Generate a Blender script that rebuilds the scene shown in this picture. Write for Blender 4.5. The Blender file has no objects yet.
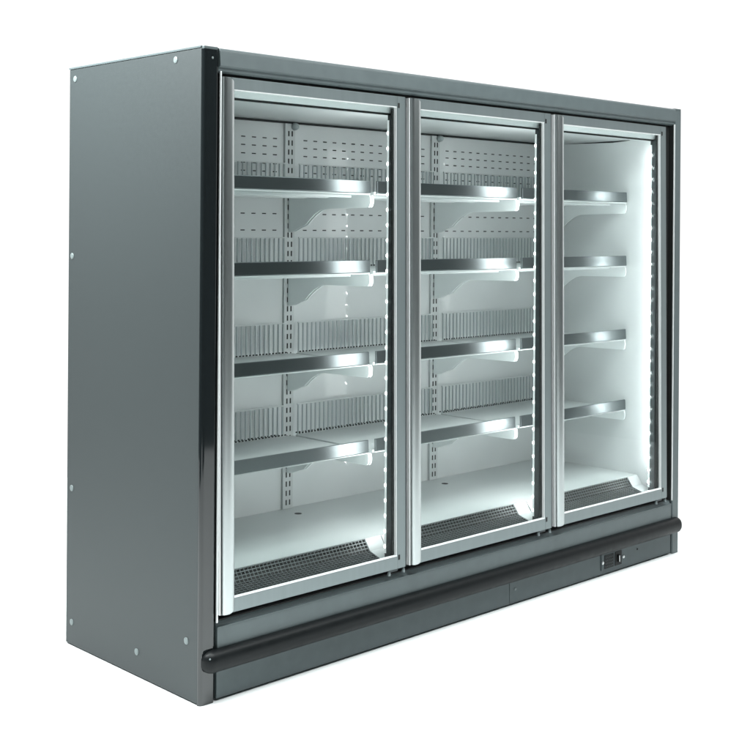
import bpy, bmesh, math
from mathutils import Vector, Matrix
S = bpy.context.scene
C = S.collection

# ------------------------------------------------------------------ camera
cam = bpy.data.cameras.new('camera'); co = bpy.data.objects.new('camera', cam); C.objects.link(co)
CX, CY, CZ, YAW, PITCH, ROLL, FPX, V0 = -2.26777, -3.11397, 1.48906, 0.7688, -0.00051, 0.00725, 1227.778, 230.0
F = Vector((math.sin(YAW)*math.cos(PITCH), math.cos(YAW)*math.cos(PITCH), math.sin(PITCH)))
R = Vector((math.cos(YAW), -math.sin(YAW), 0)); U = R.cross(F)
c_, s_ = math.cos(ROLL), math.sin(ROLL)
R, U = c_*R + s_*U, -s_*R + c_*U
M = Matrix((R, U, -F)).transposed().to_4x4(); M.translation = (CX, CY, CZ)
co.matrix_world = M
cam.sensor_width = 36; cam.lens = 36*FPX/750
cam.shift_y = (V0-375)/750
cam.clip_start = .05; cam.clip_end = 200
S.camera = co
S.render.resolution_x = S.render.resolution_y = 1024
S.render.engine = 'CYCLES'

# ------------------------------------------------------------------ studio surroundings
w = bpy.data.worlds.new('World'); S.world = w; w.use_nodes = True
nt = w.node_tree; nt.nodes.clear()
tc = nt.nodes.new('ShaderNodeTexCoord')
dot = nt.nodes.new('ShaderNodeVectorMath'); dot.operation = 'DOT_PRODUCT'
dot.inputs[1].default_value = (0.695, 0.719, 0)
rmp = nt.nodes.new('ShaderNodeValToRGB')
mr = nt.nodes.new('ShaderNodeMapRange'); mr.inputs[1].default_value = -1; mr.inputs[2].default_value = 1
bg = nt.nodes.new('ShaderNodeBackground'); out = nt.nodes.new('ShaderNodeOutputWorld')
nt.links.new(tc.outputs['Generated'], dot.inputs[0])
nt.links.new(dot.outputs['Value'], mr.inputs[0]); nt.links.new(mr.outputs[0], rmp.inputs[0])
cr = rmp.color_ramp
cr.elements[0].position = 0.40; cr.elements[0].color = (.022, .026, .027, 1)
cr.elements[1].position = 0.67; cr.elements[1].color = (1, 1, 1, 1)
e = cr.elements.new(.50); e.color = (.04, .047, .048, 1)
e = cr.elements.new(.58); e.color = (.17, .2, .2, 1)
bg.inputs['Strength'].default_value = 1.15
nt.links.new(rmp.outputs[0], bg.inputs[0]); nt.links.new(bg.outputs[0], out.inputs[0])

def lamp(name, loc, to, sx, sy, power, col=(1, 1, 1), spread=180):
    l = bpy.data.lights.new(name, 'AREA'); l.shape = 'RECTANGLE'; l.size = sx; l.size_y = sy
    l.energy = power; l.color = col; l.spread = math.radians(spread)
    o = bpy.data.objects.new(name, l); C.objects.link(o); o.location = loc
    o.rotation_euler = (Vector(to)-Vector(loc)).to_track_quat('-Z', 'Y').to_euler()
    return o
lamp('ceiling_softbox', (1.4, -1.2, 6.5), (1.4, .2, 0), 12, 12, 420, (.95, 1, 1), spread=34)
lamp('side_softbox', (-1.2, .70, 3.0), (0, .42, 1.75), 1.0, 1.0, 170, (.95, 1, 1))
lamp('front_softbox', (1.35, -1.6, 3.2), (1.35, 0, 1.5), 3.4, .8, 70, (.95, 1, 1))

S.view_settings.view_transform = 'Standard'; S.view_settings.look = 'None'
S.view_settings.exposure = 0; S.view_settings.gamma = 1

# ------------------------------------------------------------------ materials
def mat(name, col, rough=.5, metal=0., spec=.5, coat=0., coat_r=.05, var=0., vscale=60, bump=0., bscale=300, emit=None, stretch=None):
    m = bpy.data.materials.new(name); m.use_nodes = True
    n = m.node_tree.nodes; L = m.node_tree.links; b = n['Principled BSDF']
    b.inputs['Base Color'].default_value = (*col, 1); b.inputs['Roughness'].default_value = rough
    b.inputs['Metallic'].default_value = metal; b.inputs['Specular IOR Level'].default_value = spec
    b.inputs['Coat Weight'].default_value = coat; b.inputs['Coat Roughness'].default_value = coat_r
    if emit:
        b.inputs['Emission Color'].default_value = (*emit[0], 1); b.inputs['Emission Strength'].default_value = emit[1]
    if var or bump:
        t = n.new('ShaderNodeTexCoord'); mp = n.new('ShaderNodeMapping')
        L.new(t.outputs['Object'], mp.inputs[0])
        if stretch: mp.inputs['Scale'].default_value = stretch
    if var:
        z = n.new('ShaderNodeTexNoise'); z.inputs['Scale'].default_value = vscale; z.inputs['Detail'].default_value = 6
        L.new(mp.outputs[0], z.inputs['Vector'])
        mx = n.new('ShaderNodeMapRange'); mx.inputs[1].default_value = .3; mx.inputs[2].default_value = .7
        mx.inputs[3].default_value = 1-var; mx.inputs[4].default_value = 1+var
        L.new(z.outputs['Fac'], mx.inputs[0])
        vm = n.new('ShaderNodeVectorMath'); vm.operation = 'SCALE'; vm.inputs[0].default_value = col
        L.new(mx.outputs[0], vm.inputs['Scale']); L.new(vm.outputs[0], b.inputs['Base Color'])
        rr = n.new('ShaderNodeMapRange'); rr.inputs[1].default_value = .3; rr.inputs[2].default_value = .7
        rr.inputs[3].default_value = max(rough-var*.5, .02); rr.inputs[4].default_value = min(rough+var*.5, 1)
        L.new(z.outputs['Fac'], rr.inputs[0]); L.new(rr.outputs[0], b.inputs['Roughness'])
    if bump:
        z2 = n.new('ShaderNodeTexNoise'); z2.inputs['Scale'].default_value = bscale; z2.inputs['Detail'].default_value = 3
        L.new(mp.outputs[0], z2.inputs['Vector'])
        bp = n.new('ShaderNodeBump'); bp.inputs['Strength'].default_value = bump; bp.inputs['Distance'].default_value = .002
        L.new(z2.outputs['Fac'], bp.inputs['Height']); L.new(bp.outputs[0], b.inputs['Normal'])
    return m
MT = dict(
 floor=mat('studio_floor', (.88, .9, .9), .9, spec=0),
 panel=mat('grey_coated_steel', (.039, .048, .0495), .5, spec=.35, var=.035, vscale=70, bump=.12, bscale=500),
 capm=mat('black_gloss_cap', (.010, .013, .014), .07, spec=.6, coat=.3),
 trim=mat('grey_painted_steel', (.094, .118, .122), .38, spec=.4, var=.05, vscale=25, bump=.05, bscale=400),
 kick=mat('grey_kick_steel', (.074, .094, .098), .45, spec=.3, var=.08, vscale=20),
 alu=mat('anodised_aluminium', (.20, .235, .24), .36, metal=.45, var=.04, vscale=40, stretch=(1, 1, .05)),
 handle=mat('polished_aluminium', (.48, .515, .515), .28, metal=.9),
 bright=mat('bright_aluminium_lit_reveal', (.88, .9, .9), .3, metal=.2),  # near-white also stands in for LED light scattered on the door reveals
 black=mat('black_rubber_gap_shade', (.008, .009, .009), .6),  # rubber parts, and shade painted into gaps and the grille pit
 bumper=mat('black_bumper_plastic', (.005, .0065, .0072), .45, spec=.2, var=.1, vscale=30),
 white=mat('white_interior_sheet', (.63, .66, .662), .42, var=.02, vscale=8, coat=.2, coat_r=.03),
 deck=mat('white_interior_deck', (.54, .575, .575), .35, var=.03, vscale=6, coat=.2, coat_r=.12),
 shelf=mat('white_shelf_steel', (.52, .55, .552), .4, var=.03, vscale=15),
 brk=mat('pale_bracket_steel', (.86, .9, .9), .35),
 rail=mat('dark_price_rail', (.16, .18, .185), .28, metal=.95),
 dark=mat('dark_slot', (.006, .008, .008), .7),
 wire=mat('guard_wire', (.34, .39, .395), .4),
 mull=mat('charcoal_mullion', (.045, .056, .060), .5, var=.15, vscale=60),
 grid=mat('grille_metal', (.12, .135, .138), .35, metal=.4),
 cap=mat('pale_screw_cap', (.17, .205, .205), .45),
 led=mat('lit_diode', (1, 1, 1), emit=((.97, 1, 1), 10)),
 ledr=mat('lit_diode_strong', (1, 1, 1), emit=((.97, 1, 1), 210)),
 lens=mat('lit_lens', (.8, .85, .85), .3, emit=((1, 1, 1), 9.5)),
 ledbase=mat('strip_lens', (.8, .85, .85), .3, emit=((.95, 1, 1), .35)),
)
g = bpy.data.materials.new('clear_glass'); g.use_nodes = True
n = g.node_tree.nodes; L = g.node_tree.links; n.clear()
o_ = n.new('ShaderNodeOutputMaterial'); mx = n.new('ShaderNodeMixShader'); tr = n.new('ShaderNodeBsdfTransparent')
gl = n.new('ShaderNodeBsdfGlossy'); gl.inputs['Roughness'].default_value = .02
lw = n.new('ShaderNodeLayerWeight'); lw.inputs['Blend'].default_value = .5
pw = n.new('ShaderNodeMath'); pw.operation = 'POWER'; pw.inputs[1].default_value = 5
fr = n.new('ShaderNodeMath'); fr.operation = 'MULTIPLY_ADD'; fr.inputs[1].default_value = .9; fr.inputs[2].default_value = .007
L.new(lw.outputs['Facing'], pw.inputs[0]); L.new(pw.outputs[0], fr.inputs[0])
tr.inputs[0].default_value = (.95, .975, .97, 1)
L.new(fr.outputs[0], mx.inputs[0]); L.new(tr.outputs[0], mx.inputs[1]); L.new(gl.outputs[0], mx.inputs[2]); L.new(mx.outputs[0], o_.inputs[0])
MT['glass'] = g

# ------------------------------------------------------------------ mesh helpers
class MB:
    def __init__(s): s.bm = bmesh.new(); s.mats = []
    def mi(s, m):
        if m not in s.mats: s.mats.append(m)
        return s.mats.index(m)
    def box(s, x0, x1, y0, y1, z0, z1, m):
        v = [s.bm.verts.new((x, y, z)) for x in (x0, x1) for y in (y0, y1) for z in (z0, z1)]
        i = s.mi(m)
        for f in ((0, 1, 3, 2), (4, 6, 7, 5), (0, 4, 5, 1), (2, 3, 7, 6), (0, 2, 6, 4), (1, 5, 7, 3)):
            s.bm.faces.new([v[k] for k in f]).material_index = i
        return s
    def prism(s, pts, a0, a1, axis, m, smooth=False):
        """closed polygon pts extruded along axis: 'x' pts=(y,z); 'y' pts=(x,z); 'z' pts=(x,y)"""
        def P(p, a):
            return {'x': (a, p[0], p[1]), 'y': (p[0], a, p[1]), 'z': (p[0], p[1], a)}[axis]
        A = [s.bm.verts.new(P(p, a0)) for p in pts]; B = [s.bm.verts.new(P(p, a1)) for p in pts]
        i = s.mi(m); n = len(pts)
        for k in range(n):
            f = s.bm.faces.new((A[k], A[(k+1) % n], B[(k+1) % n], B[k])); f.material_index = i; f.smooth = smooth
        s.bm.faces.new(A[::-1]).material_index = i; s.bm.faces.new(B).material_index = i
        return s
    def disc(s, c, r, axis, h, m, seg=16, dome=.6):
        """low domed button at c pointing along axis vector by h"""
        ax = Vector(axis).normalized(); u = ax.orthogonal().normalized(); v = ax.cross(u); i = s.mi(m); c = Vector(c)
        rings = []
        for rr, hh in ((1, 0), (1, .4), (.8, .85), (.45, 1)):
            rings.append([s.bm.verts.new(c+ax*h*hh+(u*math.cos(t)+v*math.sin(t))*r*rr) for t in [2*math.pi*k/seg for k in range(seg)]])
        for a, b in zip(rings, rings[1:]):
            for k in range(seg):
                f = s.bm.faces.new((a[k], a[(k+1) % seg], b[(k+1) % seg], b[k])); f.material_index = i; f.smooth = True
        s.bm.faces.new(rings[-1]).material_index = i; s.bm.faces.new(rings[0][::-1]).material_index = i
        return s
WL = {}
def obj(name, mb, parent=None, origin=(0, 0, 0), bevel=0):
    me = bpy.data.meshes.new(name)
    bmesh.ops.translate(mb.bm, verts=mb.bm.verts, vec=-Vector(origin))
    bmesh.ops.recalc_face_normals(mb.bm, faces=mb.bm.faces)
    mb.bm.to_mesh(me); mb.bm.free()
    for m in mb.mats: me.materials.append(MT[m])
    o = bpy.data.objects.new(name, me); C.objects.link(o)
    base = WL.get(parent.name, Vector((0, 0, 0))) if parent else Vector((0, 0, 0))
    o.parent = parent; o.location = Vector(origin)-base; WL[o.name] = Vector(origin)
    if bevel:
        b = o.modifiers.new('bevel', 'BEVEL'); b.width = bevel; b.segments = 2; b.limit_method = 'ANGLE'; b.angle_limit = math.radians(40)
    return o
def arc(cx, cy, r, a0, a1, n=8):
    return [(cx+r*math.cos(math.radians(a0+(a1-a0)*k/n)), cy+r*math.sin(math.radians(a0+(a1-a0)*k/n))) for k in range(n+1)]

# ------------------------------------------------------------------ floor
W, D, H = 2.725, .81, 2.06
fl = obj('floor', MB().box(-3.2, 5.4, -3.6, 3.4, -.05, 0, 'floor')); fl['kind'] = 'structure'
fl['label'] = 'plain white studio floor under the display freezer'

root = bpy.data.objects.new('display_freezer', None); C.objects.link(root); root.location = (W/2, D/2, 0)
WL[root.name] = Vector(root.location)
root['label'] = 'grey three-door upright glass display freezer with empty lit white shelves'
root['category'] = 'freezer'

XL, XR, YB, ZF, ZC = .125, 2.60, .70, .354, 1.922         # interior
POST = (.931, 1.790)
DW, DX0 = .8523, .063                                     # doors
GAP = (.926, 1.779)

# outer shell -------------------------------------------------------
for side in (0, 1):
    X = (lambda v: v) if side == 0 else (lambda v: W-v)
    a, b = sorted((X(.001), X(.026)))
    sp = obj('side_panel', MB().box(a, b, .014, D, .004, H-.008, 'panel'), root, (X(0), D/2, 0), bevel=.003)
    a, b = sorted((X(-.0015), X(.027)))
    obj('top_trim', MB().box(a, b, .016, D+.001, H-.008, H-.001, 'trim'), sp, (X(0), D/2, H), bevel=.0015)
    ax = (-1, 0, 0) if side == 0 else (1, 0, 0)
    for (y, z) in ((.771, 2.016), (.153, 2.026), (.783, 1.386), (.775, .56), (.769, .084), (.353, .083), (.073, .188)):
        obj('screw_cap', MB().disc((X(.001), y, z), .0115, ax, .003, 'cap'), sp, (X(.001), y, z))
    # inner lining: real wall thickness between outer panel and inner face
    a, b = sorted((X(.0265), X(.125)))
    obj('inner_wall', MB().box(a, b, .062, YB, .004, H-.02, 'white'), root, (X(.1), .4, 0))
    # front end cap with a rounded outer corner
    pts = [(.0, .0135), (.0, .012)] + arc(.012, .012, .012, 180, 270, 6) + [(.050, 0)] + arc(.050, .007, .007, -90, 0, 4) + [(.057, .06), (.0, .06)]
    pts = [(X(p[0]), p[1]) for p in pts[1:]]
    pts[-1] = (X(.027), .06); pts += [(X(.027), .0135), (X(0), .0135)]
    pts.pop(0)
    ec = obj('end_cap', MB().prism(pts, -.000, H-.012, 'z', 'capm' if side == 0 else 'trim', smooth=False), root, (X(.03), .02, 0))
    a, b = sorted((X(.003), X(.057)))
    obj('cap_lid', MB().box(a, b, .003, .059, H-.012, H-.002, 'trim'), ec, (X(.03), .03, H), bevel=.002)
    if side == 0: obj('slot_mark', MB().disc((X(.033), 0.0, 2.022), .004, (0, -1, 0), .002, 'cap'), ec, (X(.033), 0, 2.022))
    a, b = sorted((X(.0615), X(.0665)))
    obj('edge_trim', MB().box(a, b, -.004, .002, .2485, 1.983, 'bright').box(a+.0005, b-.0005, .0021, .04, .2486, 1.978, 'black'), root, (X(.064), .02, 1.1), bevel=.0008)
obj('rear_panel', MB().box(.027, W-.027, YB+.01, D-.002, .004, H-.012, 'trim'), root, (W/2, D, 0))
obj('roof_panel', MB().box(.0275, W-.0275, .062, D-.004, H-.0115, H-.004, 'trim'), root, (W/2, D/2, H))
obj('base_tank', MB().box(.126, W-.126, .13, YB+.009, .01, ZF-.06, 'mull'), root, (W/2, D/2, 0))

# canopy over the doors
pr = [(.06, 2.052), (.014, 2.055)] + arc(.006, 2.045, .0105, 90, 180, 6) + [(-.007, 2.000), (-.004, 1.9965), (.004, 1.994), (.004, 1.984), (.012, 1.979), (.06, 1.979)]
obj('canopy', MB().prism(pr, .0585, W-.0585, 'x', 'trim'), root, (W/2, .02, 2.02), bevel=.0008)
obj('door_header', MB().prism([(.030, 1.978), (.060, 1.978), (.060, 1.908), (.045, 1.910), (.030, 1.938)], .0675, W-.0675, 'x', 'brk')
    .box(.0675, W-.0675, .0455, .0615, 1.9035, 1.9079, 'black').box(.0672, W-.0672, .0268, .0298, 1.950, 1.9785, 'black'), root, (W/2, .05, 1.93))  # last black box paints the shade in the gap above the doors
# lower fascia, bumper, kick panel
obj('lower_fascia', MB().prism([(.006, .235), (.014, .2475), (.06, .2475), (.06, .108), (.0, .108), (.0, .2305), (-.003, .232), (-.003, .2345)], .0675, W-.0675, 'x', 'trim')
    .box(.0675, W-.0675, .034, .06, .2515, .268, 'black').box(.0673, W-.0673, .0145, .0605, .2478, .2512, 'black'), root, (W/2, .02, .2), bevel=.0008)  # black sheet covers the lit top, painting the shade under the doors
# bumper with rounded ends
bz0, bz1, bp = .098, .168, .034
hb = (bz1-bz0)/2
prof = [(-bp*math.cos(math.radians(t))**.75, (bz0+bz1)/2+hb*math.sin(math.radians(t))) for t in range(-90, 91, 12)]
mb = MB(); bm = mb.bm; mi = mb.mi('bumper'); rings = []
xs = [(.006+.034*(1-math.cos(math.radians(t))), math.sin(math.radians(t))) for t in (8, 20, 35, 50, 65, 78, 90)]
xs = xs + [(W-x, k) for x, k in xs[::-1]]
for x, k in xs:
    zc = (bz0+bz1)/2
    rings.append([bm.verts.new((x, (p[0]*(k if p[0] < -.001 else 1)) - .0015, zc+(p[1]-zc)*(.2+.8*k))) for p in prof])
for a, b in zip(rings, rings[1:]):
    for k in range(len(prof)-1):
        f = bm.faces.new((a[k], a[k+1], b[k+1], b[k])); f.material_index = mi; f.smooth = True
bm.faces.new([bm.verts.new(v.co) for v in rings[0]]); bm.faces.new([bm.verts.new(v.co) for v in rings[-1][::-1]])
bu = obj('bumper', mb, root, (W/2, -.02, .132))
obj('bumper_screw', MB().disc((.021, -.025, .150), .003, (-.5, -1, .2), .003, 'cap'), bu, (.021, -.03, .150))

kp = obj('kick_panel', MB().box(.0675, 1.5015, .003, .03, .008, .1075, 'kick').box(1.5045, W-.0675, .003, .03, .008, .1075, 'kick')
    .box(1.5015, 1.5045, .01, .03, .009, .1065, 'dark'), root, (W/2, .01, .05))
obj('screw', MB().disc((1.538, .003, .062), .006, (0, -1, 0), .003, 'cap'), kp, (1.538, 0, .062))
obj('screw', MB().disc((2.39, .003, .071), .004, (0, -1, 0), .003, 'dark'), kp, (2.39, 0, .071))
m = MB().box(2.115, 2.300, -.001, .0028, .024, .094, 'kick')
ctl = obj('control_plate', m, kp, (2.2, 0, .06), bevel=.001)
m = MB().box(2.135, 2.202, -.003, -.0012, .030, .088, 'dark')
for i in range(5):
    for j in range(4):
        m.box(2.1415+i*.012, 2.1465+i*.012, -.0042, -.0031, .036+j*.013, .0405+j*.013, 'mull')
obj('vent_grid', m, ctl, (2.17, 0, .06))
m = MB().box(2.212, 2.262, -.003, -.0012, .030, .090, 'dark').box(2.229, 2.243, -.012, -.0031, .045, .075, 'black')
m.box(2.2305, 2.2335, -.0135, -.0121, .047, .073, 'bright')
obj('rocker_switch', m, ctl, (2.24, 0, .06))
for x in (2.124, 2.278):
    obj('screw', MB().disc((x, -.001, .058), .007, (0, -1, 0), .004, 'bright'), ctl, (x, 0, .058))

# interior ----------------------------------------------------------
m = MB().box(XL, XR, YB, YB+.0095, ZF-.01, ZC+.02, 'white')
def row(z, x0=XL+.03, x1=XR-.03, pitch=.0535, wd=.020, h=.0042):
    x = x0
    while x+wd < x1:
        if all(abs(x+wd/2-p) > .042 for p in POST):
            m.box(x, x+wd, YB-.0012, YB-.0002, z-h/2, z+h/2, 'dark')
        x += pitch
for z in (1.850, 1.818, 1.785, 1.749, 1.717, 1.549, 1.483): row(z)
row(.660, pitch=.0165, wd=.009, h=.006)
obj('back_wall', m, root, (W/2, YB, 1.1))
obj('inner_ceiling', MB().box(XL, XR, .0615, YB, ZC, ZC+.02, 'white').box(XL, XR, YB-.013, YB-.004, ZC-.009, ZC-.0015, 'dark'), root, (W/2, .4, ZC))
m = MB().prism([(.148, ZF), (YB-.0005, ZF+.004), (YB-.0005, ZF-.02), (.148, ZF-.02)], XL+.0005, XR-.0005, 'x', 'deck')
dk = obj('deck', m, root, (W/2, .4, ZF))
for p in POST:
    obj('drain', MB().disc((p-.02, .60, ZF+.0032), .015, (0, 0, 1), .0015, 'dark'), dk, (p-.02, .6, ZF))
# dark strip painted as the shadow line of an air gap on the right hand inner wall
obj('gap_shadow', MB().prism([(.20, 1.9150), (.30, 1.9085), (.52, 1.9130), (.58, 1.9145), (.58, 1.9155), (.20, 1.9165)], XR-.0015, XR-.0004, 'x', 'dark'), root, (XR, .4, 1.91))

# uprights
for px in (XL+.018,)+POST+(XR-.018,):
    hw = .026 if px in POST else .016
    m = MB().box(px-hw, px+hw, YB-.012, YB-.0015, ZF+.005, ZC-.005, 'shelf')
    z = ZF+.020
    while z < ZC-.03:
        for dx in (-.0115, .0065) if px in POST else (-.004,):
            m.box(px+dx-.0005, px+dx+.0060, YB-.0132, YB-.0122, z, z+.0215, 'dark')
        z += .0372
    u_ = obj('upright', m, root, (px, YB, ZF), bevel=.001)
for px in POST:
    obj('clip', MB().disc((px+.018, YB-.014, ZC-.020), .015, (0, -1, 0), .022, 'wire'), root, (px, YB, ZC))

# shelves: four levels in three bays
BAYS = ((XL+.004, POST[0]), (POST[0], POST[1]), (POST[1], XR-.004))
LV = (1.630, 1.333, .990, .660)
YR = .205
def make_shelf(xl, xr, s):
    sh = MB().box(xl+.010, xr-.010, YR+.004, .655, s-.012, s, 'shelf')
    for y in (.27, .40, .53):
        sh.box(xl+.05, xr-.05, y, y+.03, s-.022, s-.0121, 'shelf')
    o = obj('shelf', sh, root, ((xl+xr)/2, YR, s), bevel=.0015)
    # price rail
    x0, x1 = xl+.018, xr-.018
    obj('price_rail', MB().prism([(YR, s-.004), (YR+.002, s+.041), (YR-.001, s+.041), (YR-.004, s+.0395), (YR-.0065, s-.004), (YR-.004, s-.0065), (YR, s-.0065)], x0, x1, 'x', 'rail'), o, ((x0+x1)/2, YR, s), bevel=.0006)
    obj('rail_lip', MB().box(x0, x1, YR-.0040, YR+.02, s-.0105, s-.0069, 'shelf'), o, ((x0+x1)/2, YR, s-.01), bevel=.001)
    for bx in (xl+.007, xr-.007):
        top = s-.0125
        pts = [(.685, top), (YR+.012, top)] + [(YR+.012-.008*math.sin(math.radians(t)), top-.024+.024*math.cos(math.radians(t))) for t in range(15, 91, 15)] + \
              [(YR+.008, top-.040), (YR+.016, top-.046), (.47, top-.050)] + [(.47+.11*t, top-.050-.062*(t**1.6)) for t in (.25, .5, .75, 1)] + [(.62, top-.125), (.66, top-.140), (.685, top-.142)]
        obj('bracket', MB().prism(pts, bx-.0022, bx+.0022, 'x', 'brk'), o, (bx, YR, s))
    # wire guard along the back edge of the shelf
    m = MB(); x = xl+.034; xe = xr-.030
    yg = .668
    while x < xe:
        m.box(x-.0022, x+.0022, yg-.002, yg+.002, s+.0005, s+.118, 'wire'); x += .0232
    m.box(xl+.030, xr-.028, yg-.003, yg+.003, s+.1181, s+.1225, 'shelf')
    m.box(xl+.030, xr-.028, yg-.003, yg+.003, s-.006, s+.0004, 'shelf')
    x = xl+.036
    while x < xe:
        m.box(x, x+.009, yg-.0042, yg-.0031, s+.0006, s+.0062, 'dark'); x += .0165
    obj('rear_guard', m, o, ((xl+xr)/2, yg, s))
for (xl, xr) in BAYS:
    for s in LV: make_shelf(xl, xr, s)

# air grilles at the front of the deck
for (xl, xr) in ((XL, GAP[0]), GAP, (GAP[1], XR)):
    m = MB()
    a, b = (xl+.040, xr-.080)
    # perforated back drop and sloped front, real bars over black fill painting the pit's shade
    P0, P1, P2 = Vector((.146, .352)), Vector((.118, .312)), Vector((.052, .292))
    for (p, q, nrow) in ((P0, P1, 4), (P1, P2, 6)):
        d = (q-p); nn = Vector((-d.y, d.x)).normalized()*.0012
        def strip(x0, x1, t0, t1, mt, off=0.):
            A = p+d*t0; B = p+d*t1; k = nn*off
            m.prism([tuple(A+nn+k), tuple(B+nn+k), tuple(B-nn+k), tuple(A-nn+k)], x0, x1, 'x', mt)
        for i in range(nrow+1):
            t = i/nrow; hw = .0013/d.length
            strip(a, b, max(t-hw, 0), min(t+hw, 1), 'grid')
        x = a
        while x < b:
            strip(x, x+.0026, 0.002, .998, 'grid', .2); x += .0165
        for (x0, x1) in ((xl+.002, a), (b, xr-.002)): strip(x0, x1, 0, 1, 'deck')
    m.prism([(.140, .325), (.112, .298), (.055, .278), (.055, .272), (.145, .290)], a, b, 'x', 'black')
    m.box(xl+.002, xr-.002, .0605, .1475, .262, .2715, 'dark').box(a, b, .1474, .1479, .272, .3485, 'black')  # thin black sheet hides the pale deck edge as pit shade
    obj('air_grille', m, root, ((xl+xr)/2, .1, .3))
obj('sill', MB().prism([(.026, .270), (.026, .296), (.0515, .2915), (.0515, .270)], .0675, W-.0675, 'x', 'deck'), root, (W/2, .04, .28))

# mullions with LED strips (lamps the cabinet really has)
def mullion(xa, xb, l0, l1, sides, strong=()):
    o = obj('mullion', MB().box(xa, xb, .0285, .060, .297, 1.9075, 'mull').box(xa+.004, xb-.004, .022, .0284, .30, 1.9495, 'black'), root, ((xa+xb)/2, .04, .3))
    # diffuser on the rear face, facing the shelves
    if l1: obj('led_lens', MB().box(l0, l1, .0602, .0635, .40, 1.885, 'lens'), o, ((l0+l1)/2, .06, 1.1))
    for sd in sides:
        xe = xa if sd < 0 else xb
        a, b = sorted((xe+sd*.0003, xe+sd*.0022)); a2, b2 = sorted((xe+sd*.0023, xe+sd*.0045))
        m = MB().box(a, b, .0520, .0600, .315, 1.885, 'ledbase')
        z = .335
        while z < 1.88:
            m.box(a2, b2, .0540 if sd < 0 else .0580, .0595 if sd < 0 else .0680, z, z+.009, 'ledr' if sd in strong else 'led'); z += .0555
        obj('led_strip', m, o, (xe, .056, 1.1))
mullion(.070, .128, 0, 0, ())
for gx in GAP: mullion(gx-.063, gx+.063, gx-.060, gx+.060, (-1, 1), (1,) if gx > 1.5 else ())
mullion(2.559, 2.655, 2.562, 2.597, (-1,), (-1,))

# doors -------------------------------------------------------------
ZB, ZT = .272, 1.969
TILT = -math.radians(.65)
def make_door(k):
    x0 = DX0+.002+DW*k; x1 = x0+.844
    hx0, hx1 = x0+.009, x0+.054           # handle
    gx0, gx1 = hx1-.004, x1-.050          # glass opening
    gz0, gz1 = ZB+.044, ZT-.037
    org = (x0, 0, ZB)
    m = MB()
    m.box(x0+.0095, gx0, .0003, .021, ZB, ZT, 'alu')                    # left stile
    m.box(gx1, x1-.010, .0, .021, ZB, ZT, 'alu')                      # right stile
    m.box(x1-.0098, x1, .005, .021, ZB+.001, ZT-.001, 'mull')
    m.box(gx0+.0002, gx1-.0002, .0, .021, ZB, gz0, 'alu')
    m.box(gx0+.0002, gx1-.0002, .0, .021, gz1, ZT, 'alu')
    d = obj('door', m, root, org, bevel=.0012)
    obj('edge_trim', MB().box(x0+.0, x0+.0035, -.004, .02, ZB+.002, ZT-.002, 'bright').box(x0+.0036, x0+.009, .002, .02, ZB+.003, ZT-.003, 'black'), d, (x0, 0, 1.1), bevel=.0006)
    # half round full height handle with chamfered ends
    mh = MB(); bm = mh.bm; mi = mh.mi('handle'); rings = []
    N = 16; cx = (hx0+hx1)/2; r = (hx1-hx0)/2
    for (z, k1) in ((ZB+.001, .0), (ZT-.001, .0)):
        ring = []
        for i in range(N+1):
            t = math.pi*i/N
            xx = cx-r*math.cos(t); yy = -.0205*math.sin(t)**.85-.0004
            sgn = 1 if z < 1 else -1
            # mitred ends: the far (right) edge stops short
            zz = z+sgn*(.020*max(0, (xx-hx0)/(2*r))**3 + .003*math.sin(t))
            ring.append(bm.verts.new((xx, yy, zz)))
        rings.append(ring)
    a, b = rings
    for i in range(N):
        f = bm.faces.new((a[i], a[i+1], b[i+1], b[i])); f.smooth = True
    ca = [bm.verts.new(v.co) for v in a]; cb = [bm.verts.new(v.co) for v in b]
    bm.faces.new(ca[::-1]); bm.faces.new(cb); bm.faces.new((ca[0], cb[0], cb[N], ca[N]))
    obj('handle', mh, d, (cx, 0, 1.1))
    obj('glass_pane', MB().box(gx0+.0004, gx1-.0004, .0150, .0152, gz0+.0004, gz1-.0004, 'glass'), d, ((gx0+gx1)/2, .015, 1.1))
    # near-white strips painting the light caught on the opening's reveals
    bd = MB()
    bd.box(gx1-.0030, gx1-.0003, .0025, .0148, gz0+.0035, gz1-.0035, 'bright')
    bd.box(gx0+.0006, gx1-.0003, .0015, .0148, gz1-.0034, gz1-.0003, 'bright')
    bd.box(gx0+.0006, gx1-.0003, .0015, .0148, gz0+.0003, gz0+.0034, 'bright')
    obj('lit_reveal', bd, d, ((gx0+gx1)/2, .01, 1.1))
    gk = MB()
    gk.box(gx1-.013, gx1-.0005, .0153, .0208, gz0+.008, gz1-.008, 'black')
    obj('gasket', gk, d, (gx1, .018, 1.1))
    for z in (gz0-.004, gz1+.004):
        obj('corner_plug', MB().box(gx1+.003, gx1+.012, -.0015, .004, z-.009, z+.009, 'black'), d, (gx1, 0, z), bevel=.001)
    obj('hinge_plate', MB().box(x1-.085, x1-.045, .004, .016, ZB-.008, ZB-.0005, 'mull'), d, (x1-.06, .01, ZB))
    for dx in (.012, .085): obj('hinge_pin', MB().disc((x1-dx, .009, ZB-.021), .0065, (0, 0, 1), .0185, 'alu'), d, (x1-dx, .01, ZB))
    d.rotation_euler = (TILT, 0, 0)
    return d
for k in range(3): make_door(k)
for dd in [o for o in root.children if o.name.startswith('door') and 'header' not in o.name]:
    dd.location.y += -.011
